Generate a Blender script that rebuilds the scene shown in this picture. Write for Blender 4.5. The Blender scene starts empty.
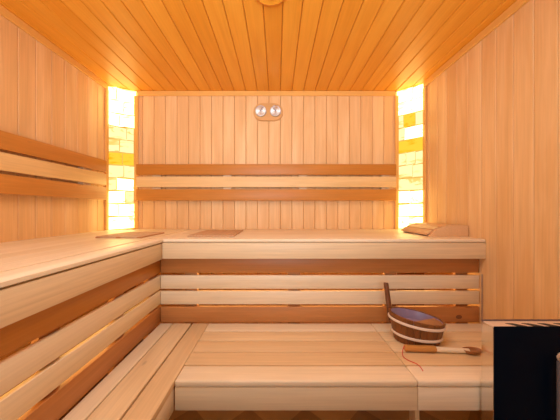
import bpy, bmesh, math, random
from mathutils import Vector, Matrix
random.seed(4)
C = bpy.context.scene.collection
CZ = 1.093; F = 250.0; VX = 277.0; VY = 210.0
XL, XR, YB, ZC = -1.355, 1.155, 2.10, 2.09
YF = -0.95                      # wall behind the camera

def at(px, py, z):              # point of the picture lying on a horizontal plane
    Y = (CZ - z) * F / (py - VY)
    return Vector(((px - VX) * Y / F, Y, z))

# ------------------------------------------------------------------ materials
def nt(name):
    m = bpy.data.materials.new(name); m.use_nodes = True
    t = m.node_tree; t.nodes.clear()
    out = t.nodes.new('ShaderNodeOutputMaterial')
    return m, t, out

def principled(name, col, rough=0.5, metal=0.0, spec=0.5, coat=0.0):
    m, t, out = nt(name)
    b = t.nodes.new('ShaderNodeBsdfPrincipled')
    b.inputs['Base Color'].default_value = (*col, 1)
    b.inputs['Roughness'].default_value = rough
    b.inputs['Metallic'].default_value = metal
    b.inputs['Specular IOR Level'].default_value = spec
    b.inputs['Coat Weight'].default_value = coat
    n = t.nodes.new('ShaderNodeTexNoise'); n.inputs['Scale'].default_value = 60
    mr = t.nodes.new('ShaderNodeMapRange')
    mr.inputs[3].default_value = rough * 0.85; mr.inputs[4].default_value = min(1, rough * 1.15)
    t.links.new(n.outputs['Fac'], mr.inputs[0]); t.links.new(mr.outputs[0], b.inputs['Roughness'])
    t.links.new(b.outputs[0], out.inputs[0])
    return m

def wood(name, dark, light, axis, rough=0.45, contrast=0.5, knots=False, across=22.0, vary=.8):
    """dark/light: the two ends of the board to board variation; axis: grain direction"""
    m, t, out = nt(name)
    N, L = t.nodes.new, t.links.new
    tc = N('ShaderNodeTexCoord'); g = N('ShaderNodeNewGeometry'); oi = N('ShaderNodeObjectInfo')
    s = N('ShaderNodeMath'); s.operation = 'ADD'
    L(g.outputs['Random Per Island'], s.inputs[0]); L(oi.outputs['Random'], s.inputs[1])
    fr = N('ShaderNodeMath'); fr.operation = 'FRACT'; L(s.outputs[0], fr.inputs[0])
    mul = N('ShaderNodeMath'); mul.operation = 'MULTIPLY'; mul.inputs[1].default_value = 37.0
    L(fr.outputs[0], mul.inputs[0])
    add = N('ShaderNodeVectorMath'); add.operation = 'ADD'
    L(tc.outputs['Object'], add.inputs[0]); L(mul.outputs[0], add.inputs[1])
    def noise(sc_long, sc_across, detail, dist):
        mp = N('ShaderNodeMapping')
        v = [sc_across] * 3; v['XYZ'.index(axis)] = sc_long
        mp.inputs['Scale'].default_value = v
        L(add.outputs[0], mp.inputs['Vector'])
        n = N('ShaderNodeTexNoise'); n.inputs['Scale'].default_value = 1
        n.inputs['Detail'].default_value = detail; n.inputs['Distortion'].default_value = dist
        L(mp.outputs[0], n.inputs['Vector']); return n
    broad = noise(1.3, across * 0.45, 3, 0.8)
    fine = noise(3.0, across * 5, 4, 0.3)
    # colour between the two ends, mostly by board, partly by broad figure
    mb = N('ShaderNodeMath'); mb.operation = 'MULTIPLY_ADD'
    mr = N('ShaderNodeMapRange'); mr.inputs[1].default_value = .3; mr.inputs[2].default_value = .7
    mr.inputs[3].default_value = -0.35; mr.inputs[4].default_value = 0.35
    L(broad.outputs['Fac'], mr.inputs[0])
    mb.inputs[1].default_value = vary; L(fr.outputs[0], mb.inputs[0]); L(mr.outputs[0], mb.inputs[2])
    mb.use_clamp = True
    mix = N('ShaderNodeMix'); mix.data_type = 'RGBA'
    mix.inputs[6].default_value = (*dark, 1); mix.inputs[7].default_value = (*light, 1)
    L(mb.outputs[0], mix.inputs[0])
    fm = N('ShaderNodeMapRange'); fm.inputs[1].default_value = .3; fm.inputs[2].default_value = .75
    fm.inputs[3].default_value = 1.0 - 0.12 * contrast; fm.inputs[4].default_value = 1.0 + 0.05 * contrast
    L(fine.outputs['Fac'], fm.inputs[0])
    m2 = N('ShaderNodeVectorMath'); m2.operation = 'SCALE'
    L(mix.outputs[2], m2.inputs[0]); L(fm.outputs[0], m2.inputs['Scale'])
    col = m2.outputs[0]
    if knots:
        mp = N('ShaderNodeMapping'); v = [7] * 3; v['XYZ'.index(axis)] = 2.6
        mp.inputs['Scale'].default_value = v; L(add.outputs[0], mp.inputs['Vector'])
        vo = N('ShaderNodeTexVoronoi'); vo.inputs['Scale'].default_value = 1; L(mp.outputs[0], vo.inputs['Vector'])
        kr = N('ShaderNodeMapRange'); kr.inputs[1].default_value = 0.03; kr.inputs[2].default_value = 0.075
        kr.inputs[3].default_value = 0.55; kr.inputs[4].default_value = 1.0
        L(vo.outputs['Distance'], kr.inputs[0])
        m3 = N('ShaderNodeVectorMath'); m3.operation = 'SCALE'
        L(col, m3.inputs[0]); L(kr.outputs[0], m3.inputs['Scale']); col = m3.outputs[0]
    b = N('ShaderNodeBsdfPrincipled'); L(col, b.inputs['Base Color'])
    b.inputs['Roughness'].default_value = rough; b.inputs['Specular IOR Level'].default_value = 0.35
    bp = N('ShaderNodeBump'); bp.inputs['Strength'].default_value = 0.08; bp.inputs['Distance'].default_value = 0.002
    L(fine.outputs['Fac'], bp.inputs['Height']); L(bp.outputs[0], b.inputs['Normal'])
    L(b.outputs[0], out.inputs[0])
    return m

WALL_D, WALL_L = (.78, .475, .20), (.94, .68, .36)
M = {}
M['wall'] = wood('alder wall boards', WALL_D, WALL_L, 'Z', .5, .8, vary=.38)
M['ceil'] = wood('orange ceiling boards', (.75, .305, .024), (.85, .395, .045), 'Y', .42, .6)
M['groove'] = principled('dark groove backing', (.36, .15, .045), .8)
for ax in 'XYZ':
    M['light' + ax] = wood('pale aspen ' + ax, (.78, .64, .42), (.89, .77, .57), ax, .42, .7)
    M['mid' + ax] = wood('honey aspen ' + ax, (.73, .53, .29), (.86, .69, .43), ax, .42, .9, True)
    M['dark' + ax] = wood('heat treated brown wood ' + ax, (.44, .18, .05), (.56, .26, .09), ax, .42, .9, True)
    M['honey' + ax] = wood('golden slat wood ' + ax, (.74, .49, .20), (.84, .60, .29), ax, .42, .9)
    M['fascia' + ax] = wood('shaded fascia wood ' + ax, (.74, .56, .33), (.82, .64, .40), ax, .42, 1.1)  # darker than the seat wood: front-facing shade put into the colour
    M['back' + ax] = wood('orange brown backrest wood ' + ax, (.52, .205, .032), (.62, .27, .055), ax, .42, .9, True)
    M['trim' + ax] = wood('alder trim ' + ax, (.76, .40, .09), (.82, .46, .12), ax, .5, .5)
M['bucket'] = wood('brown bucket staves', (.19, .07, .018), (.27, .105, .028), 'Z', .38, 1.0, False, 30)
M['handle_dark'] = wood('brown handle wood', (.15, .055, .02), (.20, .08, .03), 'Z', .4, 1)
M['rich'] = wood('deep orange brown wood', (.44, .165, .018), (.50, .20, .03), 'Y', .42, .8)
M['rest'] = wood('reddish alder headrest wood', (.66, .40, .19), (.74, .46, .23), 'Y', .5, .8)
M['plate'] = wood('orange alder plate', (.64, .34, .11), (.68, .38, .14), 'X', .5, .5)
M['grip'] = wood('orange ladle grip', (.55, .25, .06), (.62, .30, .09), 'X', .4, .6)
M['ladle_end'] = wood('brown ladle bowl', (.36, .16, .06), (.42, .2, .08), 'X', .4, .8)
M['mat'] = wood('ribbed mat wood', (.60, .38, .21), (.70, .46, .27), 'Y', .6, 1)
M['steel'] = principled('polished steel', (.80, .78, .76), .12, 1.0)
M['brushed'] = principled('brushed steel', (.50, .47, .43), .28, 1.0)
M['greyedge'] = principled('grey steel edge', (.16, .12, .13), .45, .5)
M['stripsteel'] = principled('dull steel strip', (.52, .40, .33), .4, .6)
M['topsteel'] = principled('wood reflecting top steel', (.80, .66, .54), .35, .3)  # beige stands in for the wall wood mirrored in the plate
M['blackglass'] = principled('black glass front', (.001, .005, .015), .35, 0, .05)
M['black'] = principled('black enamel', (.006, .006, .008), .5)
M['rope'] = principled('white rope', (.80, .66, .52), .8)
M['liner'] = principled('violet grey plastic liner', (.30, .24, .38), .3)
M['red'] = principled('red cord', (.62, .03, .02), .7)
M['greyrod'] = principled('grey rod', (.17, .14, .14), .5)
M['beige'] = principled('beige leather', (.62, .44, .30), .6)

def floor_mat():
    m, t, out = nt('parquet floor'); N, L = t.nodes.new, t.links.new
    tc = N('ShaderNodeTexCoord'); mp = N('ShaderNodeMapping')
    mp.inputs['Rotation'].default_value = (0, 0, math.radians(45)); mp.inputs['Scale'].default_value = (4.6, 4.6, 4.6)
    L(tc.outputs['Object'], mp.inputs['Vector'])
    ch = N('ShaderNodeTexChecker'); ch.inputs['Scale'].default_value = 1
    ch.inputs['Color1'].default_value = (.27, .165, .085, 1); ch.inputs['Color2'].default_value = (.17, .095, .045, 1)
    L(mp.outputs[0], ch.inputs['Vector'])
    n = N('ShaderNodeTexNoise'); n.inputs['Scale'].default_value = 3; L(mp.outputs[0], n.inputs['Vector'])
    mr = N('ShaderNodeMapRange'); mr.inputs[3].default_value = .7; mr.inputs[4].default_value = 1.3
    L(n.outputs['Fac'], mr.inputs[0])
    s = N('ShaderNodeVectorMath'); s.operation = 'SCALE'
    L(ch.outputs['Color'], s.inputs[0]); L(mr.outputs[0], s.inputs['Scale'])
    b = N('ShaderNodeBsdfPrincipled'); b.inputs['Roughness'].default_value = .35
    L(s.outputs[0], b.inputs['Base Color']); L(b.outputs[0], out.inputs[0])
    return m
M['floor'] = floor_mat()

def salt(name, ca, cb, sa, sb):
    """backlit salt: gives off light, with cloudy veins"""
    m, t, out = nt(name); N, L = t.nodes.new, t.links.new
    tc = N('ShaderNodeTexCoord'); g = N('ShaderNodeNewGeometry')
    add = N('ShaderNodeVectorMath'); add.operation = 'ADD'
    mu = N('ShaderNodeMath'); mu.operation = 'MULTIPLY'; mu.inputs[1].default_value = 31
    L(g.outputs['Random Per Island'], mu.inputs[0])
    L(tc.outputs['Object'], add.inputs[0]); L(mu.outputs[0], add.inputs[1])
    mp = N('ShaderNodeMapping'); mp.inputs['Rotation'].default_value = (.3, .5, .2)
    mp.inputs['Scale'].default_value = (7, 7, 16)
    L(add.outputs[0], mp.inputs['Vector'])
    n = N('ShaderNodeTexNoise'); n.inputs['Scale'].default_value = 1; n.inputs['Detail'].default_value = 4
    n.inputs['Distortion'].default_value = 1.4; L(mp.outputs[0], n.inputs['Vector'])
    mr = N('ShaderNodeMapRange'); mr.inputs[1].default_value = .34; mr.inputs[2].default_value = .46
    L(n.outputs['Fac'], mr.inputs[0])
    mx = N('ShaderNodeMix'); mx.data_type = 'RGBA'
    mx.inputs[6].default_value = (*ca, 1); mx.inputs[7].default_value = (*cb, 1); L(mr.outputs[0], mx.inputs[0])
    ms = N('ShaderNodeMapRange'); ms.inputs[3].default_value = sa; ms.inputs[4].default_value = sb
    L(mr.outputs[0], ms.inputs[0])
    e = N('ShaderNodeEmission'); L(mx.outputs[2], e.inputs['Color']); L(ms.outputs[0], e.inputs['Strength'])
    L(e.outputs[0], out.inputs[0])
    return m
SALT_K = 1.0
M['salt_white'] = salt('salt white', (1, .70, .22), (1, .73, .25), 2.0, 5.4)
M['salt_yellow'] = salt('salt yellow', (1, .58, .14), (1, .76, .34), 1.0, 1.2)
M['salt_amber'] = salt('salt amber', (1, .42, .008), (1, .54, .04), .95, 1.05)
M['salt_joint'] = salt('salt joint', (1, .48, .06), (1, .56, .12), .6, .75)

# ------------------------------------------------------------------ mesh helpers
def box(bm, x0, x1, y0, y1, z0, z1, bev=0.0, seg=2, mi=0):
    r = bmesh.ops.create_cube(bm, size=1)
    vs = r['verts']
    for v in vs:
        v.co = Vector(((x0 + x1) / 2 + v.co.x * (x1 - x0), (y0 + y1) / 2 + v.co.y * (y1 - y0), (z0 + z1) / 2 + v.co.z * (z1 - z0)))
    fs = set(f for v in vs for f in v.link_faces)
    for f in fs: f.material_index = mi
    if bev > 0:
        es = list(set(e for v in vs for e in v.link_edges))
        rr = bmesh.ops.bevel(bm, geom=es, offset=bev, segments=seg, profile=0.5, affect='EDGES')
        for f in rr['faces']: f.material_index = mi
    return vs

def prism(bm, pts, axis, a, b):
    """extrude a 2-D outline (list of pairs) along axis from a to b"""
    def P(u, v, w):
        return {'X': (w, u, v), 'Y': (u, w, v), 'Z': (u, v, w)}[axis]
    A = [bm.verts.new(P(u, v, a)) for u, v in pts]; B = [bm.verts.new(P(u, v, b)) for u, v in pts]
    n = len(pts)
    bm.faces.new(A); bm.faces.new(B[::-1])
    for i in range(n): bm.faces.new((A[i], B[i], B[(i + 1) % n], A[(i + 1) % n]))

def tube(bm, pts, rad, n=10, cap=True):
    pts = [Vector(p) for p in pts]; rings = []
    for i, p in enumerate(pts):
        d = (pts[min(i + 1, len(pts) - 1)] - pts[max(i - 1, 0)]).normalized()
        up = Vector((0, 0, 1)) if abs(d.z) < .9 else Vector((0, 1, 0))
        u = d.cross(up).normalized(); v = u.cross(d)
        r = rad[i] if isinstance(rad, (list, tuple)) else rad
        rings.append([bm.verts.new(p + (u * math.cos(2 * math.pi * k / n) + v * math.sin(2 * math.pi * k / n)) * r) for k in range(n)])
    for a, b in zip(rings, rings[1:]):
        for k in range(n): bm.faces.new((a[k], a[(k + 1) % n], b[(k + 1) % n], b[k]))
    if cap: bm.faces.new(rings[0][::-1]); bm.faces.new(rings[-1])

def obj(name, bm, mats, parent=None, smooth=False, base=None):
    bmesh.ops.recalc_face_normals(bm, faces=bm.faces)
    off = base if base is not None else (Vector(parent.location) if parent else Vector((0, 0, 0)))
    if off.length: bmesh.ops.translate(bm, verts=bm.verts, vec=-off)
    me = bpy.data.meshes.new(name); bm.to_mesh(me); bm.free()
    for mt in (mats if isinstance(mats, list) else [mats]): me.materials.append(mt)
    if smooth:
        for p in me.polygons: p.use_smooth = True
    o = bpy.data.objects.new(name, me); C.objects.link(o)
    if parent: o.parent = parent
    elif base is not None: o.location = base
    if smooth:
        md = o.modifiers.new('es', 'EDGE_SPLIT'); md.split_angle = math.radians(40)
    return o

def struct(name, bm, mats):
    o = obj(name, bm, mats); o['kind'] = 'structure'; return o

def thing(name, label, cat, loc, group=None):
    o = bpy.data.objects.new(name, None); C.objects.link(o); o.location = loc; o.empty_display_size = .05
    o['label'] = label; o['category'] = cat
    if group: o['group'] = group
    return o

def part(name, parent, mat, fn, smooth=False, label=None):
    bm = bmesh.new(); fn(bm); o = obj(name, bm, mat, parent, smooth)
    if label: o['label'] = label
    return o

# sub-part whose parent is itself a part (origins coincide with the thing)
def sub(name, parent, root, mat, fn, smooth=False, label=None):
    bm = bmesh.new(); fn(bm)
    o = obj(name, bm, mat, None, smooth, base=Vector(root.location)); o.location = (0, 0, 0); o.parent = parent
    if label: o['label'] = label
    return o

# ------------------------------------------------------------------ the room
P = 0.0965
bm = bmesh.new(); box(bm, XL - .15, XR + .15, YF - .15, YB + .15, -.06, 0)
struct('floor', bm, M['floor'])

def boards_along(bm, plane, a0, a1, start, lo, hi, th=.014, gap=.001):
    """planks with small chamfers, lying in a wall ('x' / 'y' = coordinate that steps)"""
    k = start
    while k > a0: k -= P
    while k < a1:
        s, e = max(k + gap, a0), min(k + P - gap, a1)
        if e - s > .006: plane(bm, s, e, lo, hi, th)
        k += P
Y1 = YB                                                   # board face planes
def pl_back(bm, s, e, lo, hi, th): box(bm, s, e, Y1, Y1 + th, lo, hi, .0035, 1)
bm = bmesh.new()
box(bm, XL - .12, XR + .12, Y1 + .012, Y1 + .1, 0, ZC + .05, mi=1)
boards_along(bm, pl_back, -1.184, 1.010, .0286, .002, ZC - .002)
struct('wall_back', bm, [M['wall'], M['groove']])
def pl_left(bm, s, e, lo, hi, th): box(bm, XL - th, XL, s, e, lo, hi, .0025, 1)
bm = bmesh.new(); box(bm, XL - .1, XL - .012, YF, Y1 + .05, 0, ZC + .05, mi=1)
boards_along(bm, pl_left, YF, 2.0, 1.406, .002, ZC - .002)
struct('wall_left', bm, [M['wall'], M['groove']])
def pl_right(bm, s, e, lo, hi, th): box(bm, XR, XR + th, s, e, lo, hi, .0018, 1)
bm = bmesh.new(); box(bm, XR + .012, XR + .1, YF, Y1 + .05, 0, ZC + .05, mi=1)
boards_along(bm, pl_right, YF, 1.965, 1.415, .002, ZC - .002, gap=.0009)
struct('wall_right', bm, [M['wall'], M['groove']])
def pl_ceil(bm, s, e, lo, hi, th): box(bm, s, e, lo, hi, ZC, ZC + th, .004, 1)
bm = bmesh.new(); box(bm, XL - .1, XR + .1, YF, Y1 + .1, ZC + .012, ZC + .1, mi=1)
boards_along(bm, pl_ceil, XL, XR, .0286, YF, Y1, gap=.0012)
struct('ceiling', bm, [M['ceil'], M['groove']])
# wall behind the camera, with the doorway that lets daylight in
bm = bmesh.new()
DX0, DX1, DZ = -.75, .45, 2.0
box(bm, XL, DX0, YF - .1, YF, 0, ZC); box(bm, DX1, XR, YF - .1, YF, 0, ZC); box(bm, DX0, DX1, YF - .1, YF, DZ, ZC)
struct('wall_front', bm, M['wall'])

# crown trims
def crown(name, fn, mat):
    bm = bmesh.new(); fn(bm); struct(name, bm, mat)
CH = .042
crown('trim_1', lambda b: box(b, -1.165, .99, YB - .012, YB - .0005, ZC - CH, ZC - .0005, .003, 2), M['trimX'])
crown('trim_2', lambda b: box(b, XL + .0005, XL + .016, YF, 1.985, ZC - CH, ZC - .0005, .003, 2), M['trimY'])
crown('trim_3', lambda b: box(b, XR - .016, XR - .0005, YF, 1.95, ZC - CH, ZC - .0005, .003, 2), M['trimY'])
ZBT = .933
# upright trims on both sides of each salt column
crown('trim_4', lambda b: box(b, XL + .0005, XL + .014, 1.965, 1.995, ZBT + .002, ZC - CH, .003, 2), M['trimZ'])
crown('trim_5', lambda b: box(b, -1.198, -1.162, YB - .014, YB - .0005, ZBT + .002, ZC - CH, .003, 2), M['trimZ'])
crown('trim_6', lambda b: box(b, .988, 1.018, YB - .014, YB - .0005, ZBT + .002, ZC - CH, .003, 2), M['trimZ'])
crown('trim_7', lambda b: box(b, XR - .014, XR - .0005, 1.93, 1.96, ZBT + .002, ZC - CH, .003, 2), M['trimZ'])

# ------------------------------------------------------------------ salt brick columns
def salt_column(label, pa, pb, rows, seed):
    """pa, pb: floor plan ends of the diagonal face, pa on the left"""
    rnd = random.Random(seed)
    a = Vector((*pa, 0)); b = Vector((*pb, 0)); u = (b - a).normalized(); w = (b - a).length
    n = Vector((u.y, -u.x, 0))                      # towards the room
    if n.y > 0: n = -n
    root = thing('salt_brick_column', label, 'wall light', (a + b) / 2 + Vector((0, 0, ZBT)), 'backlit salt brick columns in the corners')
    mats = [M['salt_white'], M['salt_yellow'], M['salt_amber']]
    top = ZC - .003; z = ZBT + .003; H = (top - z) / len(rows)
    for i, row in enumerate(rows):                  # bottom to top
        bm = bmesh.new()
        cuts = row[0]; kinds = row[1]
        xs = [0] + list(cuts) + [1]
        for k in range(len(xs) - 1):
            x0 = xs[k] * w + .003; x1 = xs[k + 1] * w - .003
            z0 = z + i * H + .0055; z1 = z + (i + 1) * H - .0055
            r = bmesh.ops.create_cube(bm, size=1); vs = r['verts']
            jut = rnd.uniform(0, .005); tilt = rnd.uniform(-.5, .5) * .009
            for v in vs:
                px = (x0 if v.co.x < 0 else x1) + rnd.uniform(-.001, .001)
                pz = (z0 if v.co.z < 0 else z1) + rnd.uniform(-.003, .003) + (tilt if v.co.x > 0 else -tilt)
                pz = min(max(pz, ZBT + .002), ZC - .002)
                d = 0.0 if v.co.y < 0 else .022 + jut
                v.co = a + u * px + n * (d - .024) + Vector((0, 0, pz))
            fs = list(set(f for v in vs for f in v.link_faces))
            for f in fs: f.material_index = kinds[k]
            rr = bmesh.ops.bevel(bm, geom=list(set(e for v in vs for e in v.link_edges)), offset=.003, segments=1, affect='EDGES')
            for f in rr['faces']: f.material_index = kinds[k]
        obj('brick_course', bm, mats, root)
    def backing(bm):
        c = [a - n * .021, b - n * .021, b - n * .010, a - n * .010]
        lo = [bm.verts.new(p + Vector((0, 0, ZBT + .002))) for p in c]; hi = [bm.verts.new(p + Vector((0, 0, ZC - .002))) for p in c]
        bm.faces.new(lo); bm.faces.new(hi)
        for i in range(4): bm.faces.new((lo[i], lo[(i + 1) % 4], hi[(i + 1) % 4], hi[i]))
    part('backing_panel', root, M['salt_joint'], backing, label='glowing amber joints behind the bricks')
    return root
Wt, Yl, Am = 0, 1, 2  # natural salt tones, plus falloff from the end LEDs put into brick colour
salt_column('left glowing salt brick column in the corner beside the left wall', (XL + .004, 1.997), (-1.18, YB - .004),
            [((), (Wt,)), ((.35,), (Wt, Wt)), ((.6,), (Wt, Yl)), ((.3,), (Yl, Wt)), ((.55,), (Yl, Yl)), ((.5,), (Am, Am)),
             ((.4,), (Yl, Yl)), ((.65,), (Yl, Yl)), ((.4,), (Wt, Wt)), ((.55,), (Wt, Wt)), ((.3,), (Wt, Wt))], 2)
salt_column('right glowing salt brick column in the corner behind the wooden headrest', (1.006, YB - .004), (XR - .004, 1.962),
            [((.45,), (Wt, Wt)), ((), (Wt,)), ((.5,), (Wt, Wt)), ((), (Yl,)), ((.6,), (Yl, Yl)), ((.35, .7), (Yl, Yl, Yl)),
             ((), (Am,)), ((.3,), (Yl, Wt)), ((.25, .7), (Yl, Am, Yl)), ((), (Wt,)), ((.6,), (Wt, Wt))], 5)

# ------------------------------------------------------------------ benches
YU = 1.378; XU = -.634; TH = .025; FH = .089
G1 = 'upper benches'; G2 = 'lower benches'
# left upper bench
ub = thing('upper_bench', 'pale upper bench running along the left wall towards the camera', 'bench', (-1.0, .6, ZBT - .12), None)
n = 8; w = (XU - XL) / n
for i in range(n):
    x0 = XL + .0003 + i * w; x1 = XL + (i + 1) * w - .0003
    yend = 1.985 if i == 0 else (2.035 if i == 1 else YB - .002)
    last = i == n - 1
    part('seat_board', ub, M['lightY'], lambda b: box(b, x0, x1, -.75, yend, ZBT - TH, ZBT, .018 if last else .0006, 6 if last else 1), True)
part('front_board', ub, M['fasciaY'], lambda b: box(b, XU - .024, XU - .003, -.75, YU + .012, ZBT - TH - FH, ZBT - TH - .001, .002, 2), True)
# back upper bench
ubb = thing('upper_bench', 'pale upper bench running along the back wall under the double gauge', 'bench', (.26, 1.74, ZBT - .12), None)
w = (YB - YU) / n
for i in range(n):
    y0 = YU + i * w + (.0 if i == 0 else .0003); y1 = YU + (i + 1) * w - .0003
    xe = XR - .0005
    if i == n - 1: xe = 1.045
    if i == n - 2: xe = 1.14
    first = i == 0
    part('seat_board', ubb, M['lightX'], lambda b: box(b, XU + .001, xe, y0, y1, ZBT - .021, ZBT, .010 if first else .0006, 6 if first else 1), True)
part('front_board', ubb, M['fasciaX'], lambda b: box(b, XU, XR - .0005, YU + .003, YU + .024, ZBT - .021 - FH, ZBT - .022, .002, 2), True)
part('support', ubb, M['midY'], lambda b: box(b, XR - .034, XR - .002, YU + .026, YB - .003, ZBT - TH - .075, ZBT - TH - .001, .002, 1))

ZS = .45; YL = .940; XLo = -.387; YSF = 1.422; XSF = -.665      # lower seats and the riser slats
lb = thing('lower_bench', 'lower bench along the left side, its boards running towards the camera', 'bench', (-.53, .6, 0))
for x0, x1, mt in ((XSF + .003, -.592, 'lightY'), (-.587, -.486, 'midY'), (-.478, XLo, 'midY')):
    part('seat_board', lb, M[mt], lambda b: box(b, x0, x1, -.75, YSF - .002, ZS - TH, ZS, .0035, 3), True)
part('front_board', lb, M['lightY'], lambda b: box(b, XLo - .024, XLo - .003, -.75, YL + .006, ZS - TH - FH, ZS - TH - .001, .002, 2), True)
for y in (-.6, .3):
    part('leg', lb, M['midZ'], lambda b: box(b, XLo - .066, XLo - .026, y - .03, y + .03, 0, ZS - TH - .001, .002, 1))
    part('leg', lb, M['midZ'], lambda b: box(b, XSF + .01, XSF + .05, y - .03, y + .03, 0, ZS - TH - .001, .002, 1))

def low_back(label, x0, x1, legs, back_legs):
    t = thing('lower_bench', label, 'bench', ((x0 + x1) / 2, 1.18, 0))
    w = (YSF - YL) / 5
    for i in range(5):
        y0 = YL + i * w + (0 if i == 0 else .0022); y1 = YL + (i + 1) * w - .0022
        part('seat_board', t, M['lightX' if i in (0, 4) else 'midX'], lambda b: box(b, x0, x1, y0, y1 - (.002 if i == 4 else 0), ZS - TH, ZS, .007 if i == 0 else .003, 4), True)
    part('front_board', t, M['lightX'], lambda b: box(b, x0, x1, YL + .003, YL + .024, ZS - TH - .089, ZS - TH - .001, .002, 2), True)
    for lx in legs:
        part('leg', t, M['midZ'], lambda b: box(b, lx, lx + .018, YL + .026, YL + .07, 0, ZS - TH - .001, .002, 1))
    for lx in back_legs:
        part('leg', t, M['midZ'], lambda b: box(b, lx, lx + .022, YSF - .06, YSF - .016, 0, ZS - TH - .001, .002, 1))
low_back('lower bench across the back, long left section with nothing on it', XLo + .0012, .5305, (), (-.3, .45))
low_back('short right section of the lower bench carrying the bucket and ladle', .5325, XR - .003, (.5335, 1.12), (.5335, 1.12))

# riser slats between lower and upper bench
SL = [(-.276, -.357, 'dark'), (-.3725, -.449, 'light'), (-.462, -.537, 'light'), (-.551, -.640, 'dark')]
rb = thing('bench_backrest', 'slatted riser behind the lower bench, under the back upper bench', 'backrest', (.24, YSF + .02, ZS))
for zt, zb, k in SL:
    part('slat', rb, M[k + 'X'], lambda b: box(b, XSF + .002, XR - .004, YSF, YSF + .02, CZ + zb, CZ + zt, .0025, 2), True,
         'brown slat' if k in ('dark', 'back') else 'pale slat')
def knot(b):
    c = ((459 - VX) * YSF / F, YSF - .0012, CZ - (317 - VY) * YSF / F)
    tube(b, [(c[0], c[1], c[2]), (c[0], c[1] + .002, c[2])], [.011, .013], 14)
    for v in b.verts: v.co.x = c[0] + (v.co.x - c[0]) * 1.5
part('knot', rb, M['handle_dark'], knot, False, 'dark knot in the brown slat')
for x in (-.53, .063, .62, 1.03):
    part('batten', rb, M['darkZ'], lambda b: box(b, x, x + .07, YSF + .021, YSF + .045, .001, ZBT - TH - .002, .001, 1))
rl = thing('bench_backrest', 'slatted riser under the left upper bench, beside the left lower bench', 'backrest', (XSF - .02, .6, ZS))
for zt, zb, k in SL:
    part('slat', rl, M['rich'] if zt > -.3 else M[k + 'Y'], lambda b: box(b, XSF - .02, XSF, -.75, YSF + .019, CZ + zb, CZ + zt, .0025, 2), True,
         'brown slat' if k in ('dark', 'back') else 'pale slat')
for y in (-.5, .1, .72, 1.05, 1.33):
    part('batten', rl, M['darkZ'], lambda b: box(b, XSF - .045, XSF - .021, y, y + .07, .001, ZBT - TH - .002, .001, 1))

# ------------------------------------------------------------------ backrests on the walls
BZ = [(.375, .287, 'back'), (.273, .186, 'honey'), (.170, .077, 'back')]
wb = thing('wall_backrest', 'three-slat backrest, brown and pale, mounted on the back wall', 'backrest', (-.08, YB, CZ + .07))
YW = YB - .060
for zt, zb, k in BZ:
    part('slat', wb, M[k + 'X'], lambda b: box(b, -1.150, .975, YW, YW + .022, CZ + zb, CZ + zt, .003, 2), True, 'brown slat' if k in ('dark', 'back') else 'pale slat')
for x in (-1.03, -.445, .178, .86):
    part('bracket', wb, M['midZ'], lambda b: box(b, x, x + .07, YW + .023, YB - .001, CZ + .10, CZ + .355, .002, 1))
wl = thing('wall_backrest', 'three-slat backrest, brown and pale, mounted on the left wall', 'backrest', (XL, .6, CZ + .07))
XW = XL + .060
for zt, zb, k in BZ:
    part('slat', wl, M[k + 'Y'], lambda b: box(b, XW - .022, XW, -.75, 1.90, CZ + zb, CZ + zt, .003, 2), True, 'brown slat' if k in ('dark', 'back') else 'pale slat')
for y in (-.5, .2, .86, 1.70):
    part('bracket', wl, M['midZ'], lambda b: box(b, XL + .001, XW - .023, y, y + .07, CZ + .10, CZ + .355, .002, 1))

# ------------------------------------------------------------------ double gauge on the back wall
gx, gz = -.0735, CZ + (VY - 112) * 2.085 / F
ga = thing('thermometer_hygrometer', 'double round steel gauge on an oval wooden plate high on the back wall', 'gauge', (gx, YB, gz))
def plate(bm):
    pts = []
    for s in (1, -1):
        for k in range(13):
            a = math.radians(-90 + 15 * k) if s > 0 else math.radians(90 + 15 * k)
            pts.append((gx + s * .052 + math.cos(a) * .072, gz + math.sin(a) * .072))
    prism(bm, pts, 'Y', YB - .020, YB - .0005)
    es = [e for e in bm.edges if all(abs(v.co.y - (YB - .020)) < 1e-5 for v in e.verts)]
    bmesh.ops.bevel(bm, geom=es, offset=.005, segments=2, affect='EDGES')
part('plate', ga, M['plate'], plate, True)
def cyl(bm, c, r, y0, y1, n=40, r1=None):
    tube(bm, [(c[0], y0, c[1]), (c[0], y1, c[1])], [r, r1 if r1 else r], n)
def dialmat():
    m, t, out = nt('radially brushed steel dial'); N, L = t.nodes.new, t.links.new
    b = N('ShaderNodeBsdfPrincipled'); b.inputs['Metallic'].default_value = 1
    b.inputs['Base Color'].default_value = (.62, .62, .58, 1); b.inputs['Roughness'].default_value = .25
    b.inputs['Anisotropic'].default_value = .9
    tg = N('ShaderNodeTangent'); tg.direction_type = 'RADIAL'; tg.axis = 'Y'
    L(tg.outputs[0], b.inputs['Tangent']); L(b.outputs[0], out.inputs[0]); return m
M['dial'] = dialmat()
for s in (-1, 1):
    cx = gx + s * .061
    rim = part('gauge_rim', ga, M['brushed'], lambda b: cyl(b, (cx, gz + .003), .045, YB - .034, YB - .0205, 40, .047), True)
    bm = bmesh.new(); cyl(bm, (0, 0), .039, -.0015, 0, 40)
    d = obj('dial', bm, M['dial'], None, True); d.parent = rim
    d.location = Vector((cx, YB - .0345, gz + .003)) - Vector(ga.location)
    bm = bmesh.new(); box(bm, -.002, .002, -.003, -.0016, -.006, .032)
    h = obj('pointer', bm, M['greyedge'], None); h.parent = rim
    h.location = d.location; h.rotation_euler = (0, math.radians(-35 * s), 0)

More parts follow.
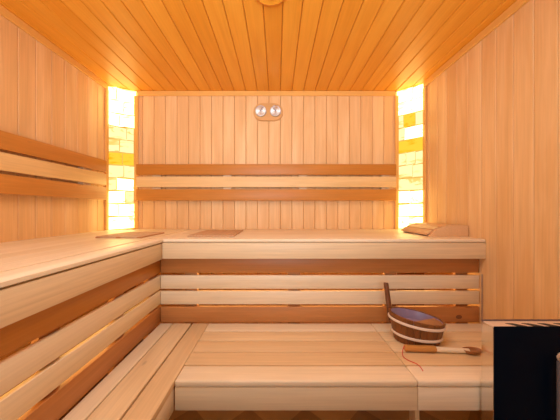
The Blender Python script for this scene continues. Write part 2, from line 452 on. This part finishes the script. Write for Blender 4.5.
# round wooden ceiling vent
vc = Vector((-.030, 1.125, ZC))
vt = thing('ceiling_vent', 'round wooden air vent disc on the orange board ceiling', 'vent', vc)
def ring(bm):
    prof = [(.0, -.012), (.052, -.012), (.070, -.018), (.082, -.012), (.085, -.0005), (0, -.0005)]
    rings = []
    for r, z in prof:
        rings.append([bm.verts.new((vc.x + r * math.cos(k * math.pi / 20), vc.y + r * math.sin(k * math.pi / 20), vc.z + z)) for k in range(40)] if r else [bm.verts.new((vc.x, vc.y, vc.z + z))])
    for a, b in zip(rings, rings[1:]):
        for k in range(40):
            k2 = (k + 1) % 40
            if len(a) == 1: bm.faces.new((a[0], b[k], b[k2]))
            elif len(b) == 1: bm.faces.new((a[k], a[k2], b[0]))
            else: bm.faces.new((a[k], a[k2], b[k2], b[k]))
part('flange', vt, M['ceil'], ring, True)
part('knob', vt, M['darkY'], lambda b: tube(b, [(vc.x, vc.y, vc.z - .026), (vc.x, vc.y, vc.z - .0122)], [.012, .015], 20), True)

# ------------------------------------------------------------------ seat mats
def mat_slats(t, x0, x1, y0, y1, axis):
    n = 15
    for k in range(n):
        if axis == 'Y':
            w = (x1 - x0) / n
            part('slat', t, M['mat'], lambda b: box(b, x0 + k * w + .003, x0 + (k + 1) * w - .003, y0, y1, ZBT + .0015, ZBT + .010, .001, 1), True)
        else:
            w = (y1 - y0) / n
            part('slat', t, M['mat'], lambda b: box(b, x0, x1, y0 + k * w + .003, y0 + (k + 1) * w - .003, ZBT + .0015, ZBT + .010, .001, 1), True)
    for f in (.04, .5, .96):  # brown bars put the shade of the slat gaps into colour
        if axis == 'Y':
            y = y0 + (y1 - y0) * f; part('cross_bar', t, M['darkX'], lambda b: box(b, x0, x1, y - .012, y + .012, ZBT + .0003, ZBT + .0060))
        else:
            x = x0 + (x1 - x0) * f; part('cross_bar', t, M['darkY'], lambda b: box(b, x - .012, x + .012, y0, y1, ZBT + .0003, ZBT + .0060))
t = thing('seat_mat', 'thin ribbed wooden seat mat on the left upper bench by the corner', 'mat', (-.985, 1.56, ZBT))
mat_slats(t, -1.03, -.775, 1.42, 1.72, 'X')
t = thing('seat_mat', 'thin ribbed wooden seat mat on the back upper bench under the backrest', 'mat', (-.394, 1.69, ZBT))
mat_slats(t, -.533, -.255, 1.48, 1.90, 'Y')

# ------------------------------------------------------------------ headrest
hx0, hx1, hy0, hy1 = .905, 1.147, 1.50, 1.83
hr = thing('headrest', 'curved slatted wooden headrest on the back upper bench against the right wall', 'headrest', ((hx0 + hx1) / 2, (hy0 + hy1) / 2, ZBT))
def hprof(x):
    f = (x - hx0) / (hx1 - hx0)
    return .016 + .052 * math.sin(min(f / .52, 1) * math.pi / 2) ** 1.0 if f < .52 else .068
def side(bm, y):
    pts = [(hx0 + .012, ZBT + .0004)] + [(hx0 + .012 + (hx1 - hx0 - .012) * k / 12, ZBT - .011 + hprof(hx0 + .012 + (hx1 - hx0 - .012) * k / 12)) for k in range(13)] + [(hx1, ZBT + .0004)]
    prism(bm, pts, 'Y', y, y + .018)
def side_front(bm, y):
    pts = [(hx0 + .004, ZBT + .0004), (hx0 + .05, ZBT + .040), (hx0 + .112, ZBT + .066), (hx1, ZBT + .067), (hx1, ZBT + .0004)]
    prism(bm, pts, 'Y', y, y + .018)
part('side_board', hr, M['rest'], lambda b: side_front(b, hy0), False)
part('side_board', hr, M['lightX'], lambda b: side(b, hy1 - .03))
part('side_board', hr, M['lightX'], lambda b: side(b, (hy0 + hy1) / 2))
ns = 6; w = (hx1 - hx0) / ns
for k in range(ns):
    a, b_ = hx0 + k * w + .004, hx0 + (k + 1) * w - .004
    za, zb = ZBT + hprof(a), ZBT + hprof(b_)
    part('slat', hr, M['rest'], lambda b: prism(b, [(a, za - .0105), (b_, zb - .0105), (b_ - .001, zb), (a + .001, za)], 'Y', hy0 + .0185, hy1))

# ------------------------------------------------------------------ bucket
bc = Vector((.690, 1.240, ZS))
bk = thing('sauna_bucket', 'brown oval wooden water bucket with two white hoops and upright handle', 'bucket', bc)
rot = math.radians(-8)
def bpt(a, r, z, inset=0.0):
    """point on the oval at angle a; r = 0..1 height fraction scale, z height"""
    ax, ay = (.128, .097)
    k = .80 + .20 * r
    x = (ax * k - inset) * math.cos(a); y = (ay * k - inset) * math.sin(a)
    X = x * math.cos(rot) - y * math.sin(rot); Y = x * math.sin(rot) + y * math.cos(rot)
    return Vector((bc.x + X, bc.y + Y, bc.z + z))
def rimz(a): return .119 - .019 * math.cos(a)
NS = 26
def staves(bm):
    for s in range(NS):
        a0 = 2 * math.pi * s / NS; a1 = 2 * math.pi * (s + 1) / NS
        g = (a1 - a0) * .03
        cols = []
        for q, a in enumerate((a0 + g, (a0 + a1) / 2, a1 - g)):
            bulge = -.0012 if q != 1 else 0
            H = rimz(a)
            cols.append([bpt(a, 0, .0005, -bulge), bpt(a, .5, H * .5, -bulge - .001), bpt(a, 1, H - .002, -bulge), bpt(a, 1, H, .003), bpt(a, 1, H, .010), bpt(a, .5, H * .5, .011), bpt(a, .08, .012, .012)])
        V = [[bm.verts.new(p) for p in c] for c in cols]
        m = len(cols[0])
        for i in range(2):
            for j in range(m):
                bm.faces.new((V[i][j], V[i + 1][j], V[i + 1][(j + 1) % m], V[i][(j + 1) % m]))
        bm.faces.new(V[0]); bm.faces.new(V[2][::-1])
part('staves', bk, M['bucket'], staves, True)
def hoop(zf, r=.0065):
    def fn(bm):
        K = 64
        rings = []
        for k in range(K):
            a = 2 * math.pi * k / K
            c = bpt(a, zf, rimz(a) * zf, -.0035); o = (c - bpt(a, zf, rimz(a) * zf, .02)).normalized()
            rings.append([bm.verts.new(c + o * math.cos(q * math.pi / 4) * r * .7 + Vector((0, 0, 1)) * math.sin(q * math.pi / 4) * r) for q in range(8)])
        for k in range(K):
            A, B = rings[k], rings[(k + 1) % K]
            for q in range(8): bm.faces.new((A[q], B[q], B[(q + 1) % 8], A[(q + 1) % 8]))
    return fn
part('hoop', bk, M['rope'], hoop(.80), True, 'upper white hoop')
part('hoop', bk, M['rope'], hoop(.30), True, 'lower white hoop')
def liner(bm):
    K = 48
    lv = [(1, 1.0, -.003, .0115), (.8, .8, 0, .013), (.55, .62, 0, .016), (.3, .55, 0, .03)]
    R = []
    for hf, kf, dz, ins in lv:
        R.append([bm.verts.new(bpt(2 * math.pi * k / K, hf, rimz(2 * math.pi * k / K) * kf + dz, ins)) for k in range(K)])
    for A, B in zip(R, R[1:]):
        for k in range(K): bm.faces.new((A[k], A[(k + 1) % K], B[(k + 1) % K], B[k]))
    bm.faces.new(R[-1])
part('liner', bk, M['liner'], liner, True, 'violet grey plastic liner')
def rimwedge(bm):
    # brown wedge added across the right end of the opening
    A = []; B = []
    pts = []
    for k in range(9):
        a = math.radians(-112 + 140 * k / 8)
        pts.append(bpt(a, 1, rimz(a) - .006, .0125))
    vs = [bm.verts.new(p) for p in pts]; lo = [bm.verts.new(p - Vector((0, 0, .008))) for p in pts]
    bm.faces.new(vs); bm.faces.new(lo[::-1])
    for i in range(9): bm.faces.new((vs[i], vs[(i + 1) % 9], lo[(i + 1) % 9], lo[i]))
part('rim_wedge', bk, M['ladle_end'], rimwedge, False, 'brown wedge at the right end of the opening')
ha = math.radians(148)
def bhandle(bm):
    base = bpt(ha, 1, .02, .004); 
    K = 14; rows = []
    d = (bpt(ha, 1, 0, -.05) - bpt(ha, 1, 0, .05)).normalized(); s = Vector((-d.y, d.x, 0))
    prof = [(.06, .022), (.15, .021), (.18, .016), (.205, .015), (.23, .018), (.248, .016), (.258, .009)]
    for z, hw in prof:
        c = Vector((base.x, base.y, bc.z + z)) + d * (-.002 + (z - .06) * .13)
        rows.append([bm.verts.new(c + s * math.cos(q * math.pi / 6) * hw + d * math.sin(q * math.pi / 6) * .0125) for q in range(12)])
    for A, B in zip(rows, rows[1:]):
        for q in range(12): bm.faces.new((A[q], A[(q + 1) % 12], B[(q + 1) % 12], B[q]))
    bm.faces.new(rows[0]); bm.faces.new(rows[-1])
part('handle', bk, M['handle_dark'], bhandle, True)

# ------------------------------------------------------------------ ladle lying on the bench
p0 = Vector((.580, 1.138, ZS + .0150)); p1 = Vector((.920, 1.115, ZS + .0150))
ld = thing('ladle', 'wooden ladle with orange grip and red cord lying before the bucket', 'ladle', (p0.x, p0.y, ZS))
L_ = lambda f, dz=0: p0.lerp(p1, f) + Vector((0, 0, dz))
part('grip', ld, M['grip'], lambda b: tube(b, [L_(0), L_(.01), L_(.2), L_(.38), L_(.4)], [.011, .0148, .0138, .0145, .0125], 16), True, 'orange wooden grip')
part('shaft', ld, M['lightX'], lambda b: tube(b, [L_(.4, -.001), L_(.6, -.002), L_(.82, -.003)], [.012, .011, .010], 14), True, 'pale wooden shaft')
def bowl(bm):
    c = L_(.86); c.z = ZS
    rings = []
    for r, z in ((.012, .0006), (.03, .006), (.037, .020), (.034, .020), (.027, .009), (.004, .005)):
        rings.append([bm.verts.new((c.x + 1.15 * r * math.cos(k * math.pi / 14), c.y + .60 * r * math.sin(k * math.pi / 14) + .0, c.z + z)) for k in range(28)])
    for A, B in zip(rings, rings[1:]):
        for k in range(28): bm.faces.new((A[k], A[(k + 1) % 28], B[(k + 1) % 28], B[k]))
    bm.faces.new(rings[0]); bm.faces.new(rings[-1])
part('bowl', ld, M['ladle_end'], bowl, True, 'brown wooden bowl end')
def cord(bm):
    px = [(405, 349), (402.5, 352), (403, 356), (406, 359), (411, 361.5), (416, 363.5), (420, 366.5), (423, 371)]
    z = ZS + .0022
    pts = [Vector((p0.x + .004, p0.y, ZS + .026)), Vector((p0.x - .004, p0.y - .002, ZS + .02))] + [at(x, y, z) for x, y in px[1:]]
    q = []
    for i in range(len(pts) - 1):
        a = pts[max(i - 1, 0)]; b = pts[i]; c = pts[i + 1]; d = pts[min(i + 2, len(pts) - 1)]
        for s in range(5):
            u = s / 5
            q.append(.5 * ((2 * b) + (-a + c) * u + (2 * a - 5 * b + 4 * c - d) * u * u + (-a + 3 * b - 3 * c + d) * u ** 3))
    q.append(pts[-1])
    tube(bm, q, .0016, 8)
part('cord', ld, M['red'], cord, True, 'thin red cord')

# ------------------------------------------------------------------ heater
X0 = .760; X1 = 1.140; YR = .930; YFr = .874; ZT = .686
he = thing('sauna_heater', 'black fronted sauna heater with polished steel side and slotted top', 'heater', ((X0 + X1) / 2, .90, 0))
part('body', he, M['steel'], lambda b: box(b, X0, X1, YFr + .004, YR, .06, ZT - .006, .0008, 1))
part('front_panel', he, M['blackglass'], lambda b: box(b, X0 + .0005, X1, YFr, YFr + .0035, .06, ZT - .001, .0006, 1), False, 'black glass front panel')
part('top_plate', he, M['topsteel'], lambda b: box(b, X0, X1, YFr + .004, YR - .009, ZT - .0055, ZT - .002, .0005, 1), False, 'steel top plate tinted by reflected wood')
part('back_flange', he, M['greyedge'], lambda b: box(b, X0, X1, YR - .0085, YR, ZT - .0055, ZT + .001, .0005, 1), False, 'dull grey rear lip')
for k in range(6):
    x = .846 + k * .0575
    part('vent_slot', he, M['black'], lambda b: prism(b, [(x - .024, YFr + .027), (x + .002, YFr + .027), (x + .024, YFr + .012), (x + .034, YFr + .0042), (x - .002, YFr + .0042), (x - .012, YFr + .018)], 'Z', ZT - .0019, ZT - .0009), False, 'slanted black vent slot')
for x in (X0 + .03, X1 - .07):
    part('foot', he, M['black'], lambda b: box(b, x, x + .04, YFr + .01, YR - .006, 0, .0595, .002, 1))
hdx = VX; xx = (561 - VX) * .85 / F
part('rod', he, M['greyrod'], lambda b: tube(b, [(xx, .85, .12), (xx, .85, .575)], .0105, 16), True, 'grey upright rod before the black front')
for z in (.18,):
    part('rod_mount', he, M['greyrod'], lambda b: tube(b, [(xx, .8605, z), (xx, .8738, z)], .006, 10), True)
def hook(bm):
    pts = [Vector((xx + .013 * math.cos(a) + .003, .85, .592 + .012 * math.sin(a))) for a in [math.radians(250 - 22 * k) for k in range(14)]]
    tube(bm, [(xx, .85, .574), (xx, .85, .581)] + pts[1:], .0042, 8)
part('ring_hook', he, M['beige'], hook, True, 'beige ring at the top of the rod')

# steel edge strip on the right wall beside the slats
bm = bmesh.new(); box(bm, XR - .005, XR - .0005, 1.400, 1.409, .46, CZ - .36, .001, 1)
struct('trim_8', bm, M['stripsteel'])

# ------------------------------------------------------------------ lights
def area(name, loc, rot, sx, sy, power, col):
    l = bpy.data.lights.new(name, 'AREA'); l.shape = 'RECTANGLE'; l.size = sx; l.size_y = sy
    l.energy = power; l.color = col
    o = bpy.data.objects.new(name, l); C.objects.link(o); o.location = loc; o.rotation_euler = rot
    return o
dl = area('doorway_uplight', ((DX0 + DX1) / 2, YF - .02, 1.35), (math.radians(118), 0, 0), 1.15, 1.1, 18, (.86, .92, 1.0))  # unseen fill lamp for the door's daylight, tilted up to keep lower benches dim
dl.data.spread = math.radians(95)
area('overhead_fill', (-.1, .62, 2.06), (0, 0, 0), 1.1, .5, 9, (.86, .93, 1.0))  # added fill lamp above the frame, brightens the bench tops
# warm strips hidden under the upper benches, behind the risers
area('under_bench_strip', (.25, 1.60, .60), (math.radians(-90), 0, 0), 1.6, .25, 4.5, (1, .50, .13))
area('under_bench_strip', (-.85, .6, .60), (0, math.radians(-90), 0), .25, 1.6, 4, (1, .55, .15))
w = bpy.data.worlds.new('daylight'); bpy.context.scene.world = w; w.use_nodes = True
w.node_tree.nodes['Background'].inputs[0].default_value = (.9, .95, 1, 1)
w.node_tree.nodes['Background'].inputs[1].default_value = 1.0

# ------------------------------------------------------------------ camera
cam = bpy.data.cameras.new('camera'); co = bpy.data.objects.new('camera', cam); C.objects.link(co)
co.location = (0, 0, CZ); co.rotation_euler = (math.radians(90), 0, 0)
cam.sensor_width = 36; cam.lens = F / 560 * 36; cam.shift_x = 3 / 560; cam.clip_start = .01
sc = bpy.context.scene; sc.camera = co
sc.view_settings.view_transform = 'Standard'; sc.view_settings.look = 'None'
sc.view_settings.gamma = 1; sc.view_settings.use_curve_mapping = False
sc.view_settings.exposure = 0.3
sc.cycles.max_bounces = 8; sc.cycles.diffuse_bounces = 6
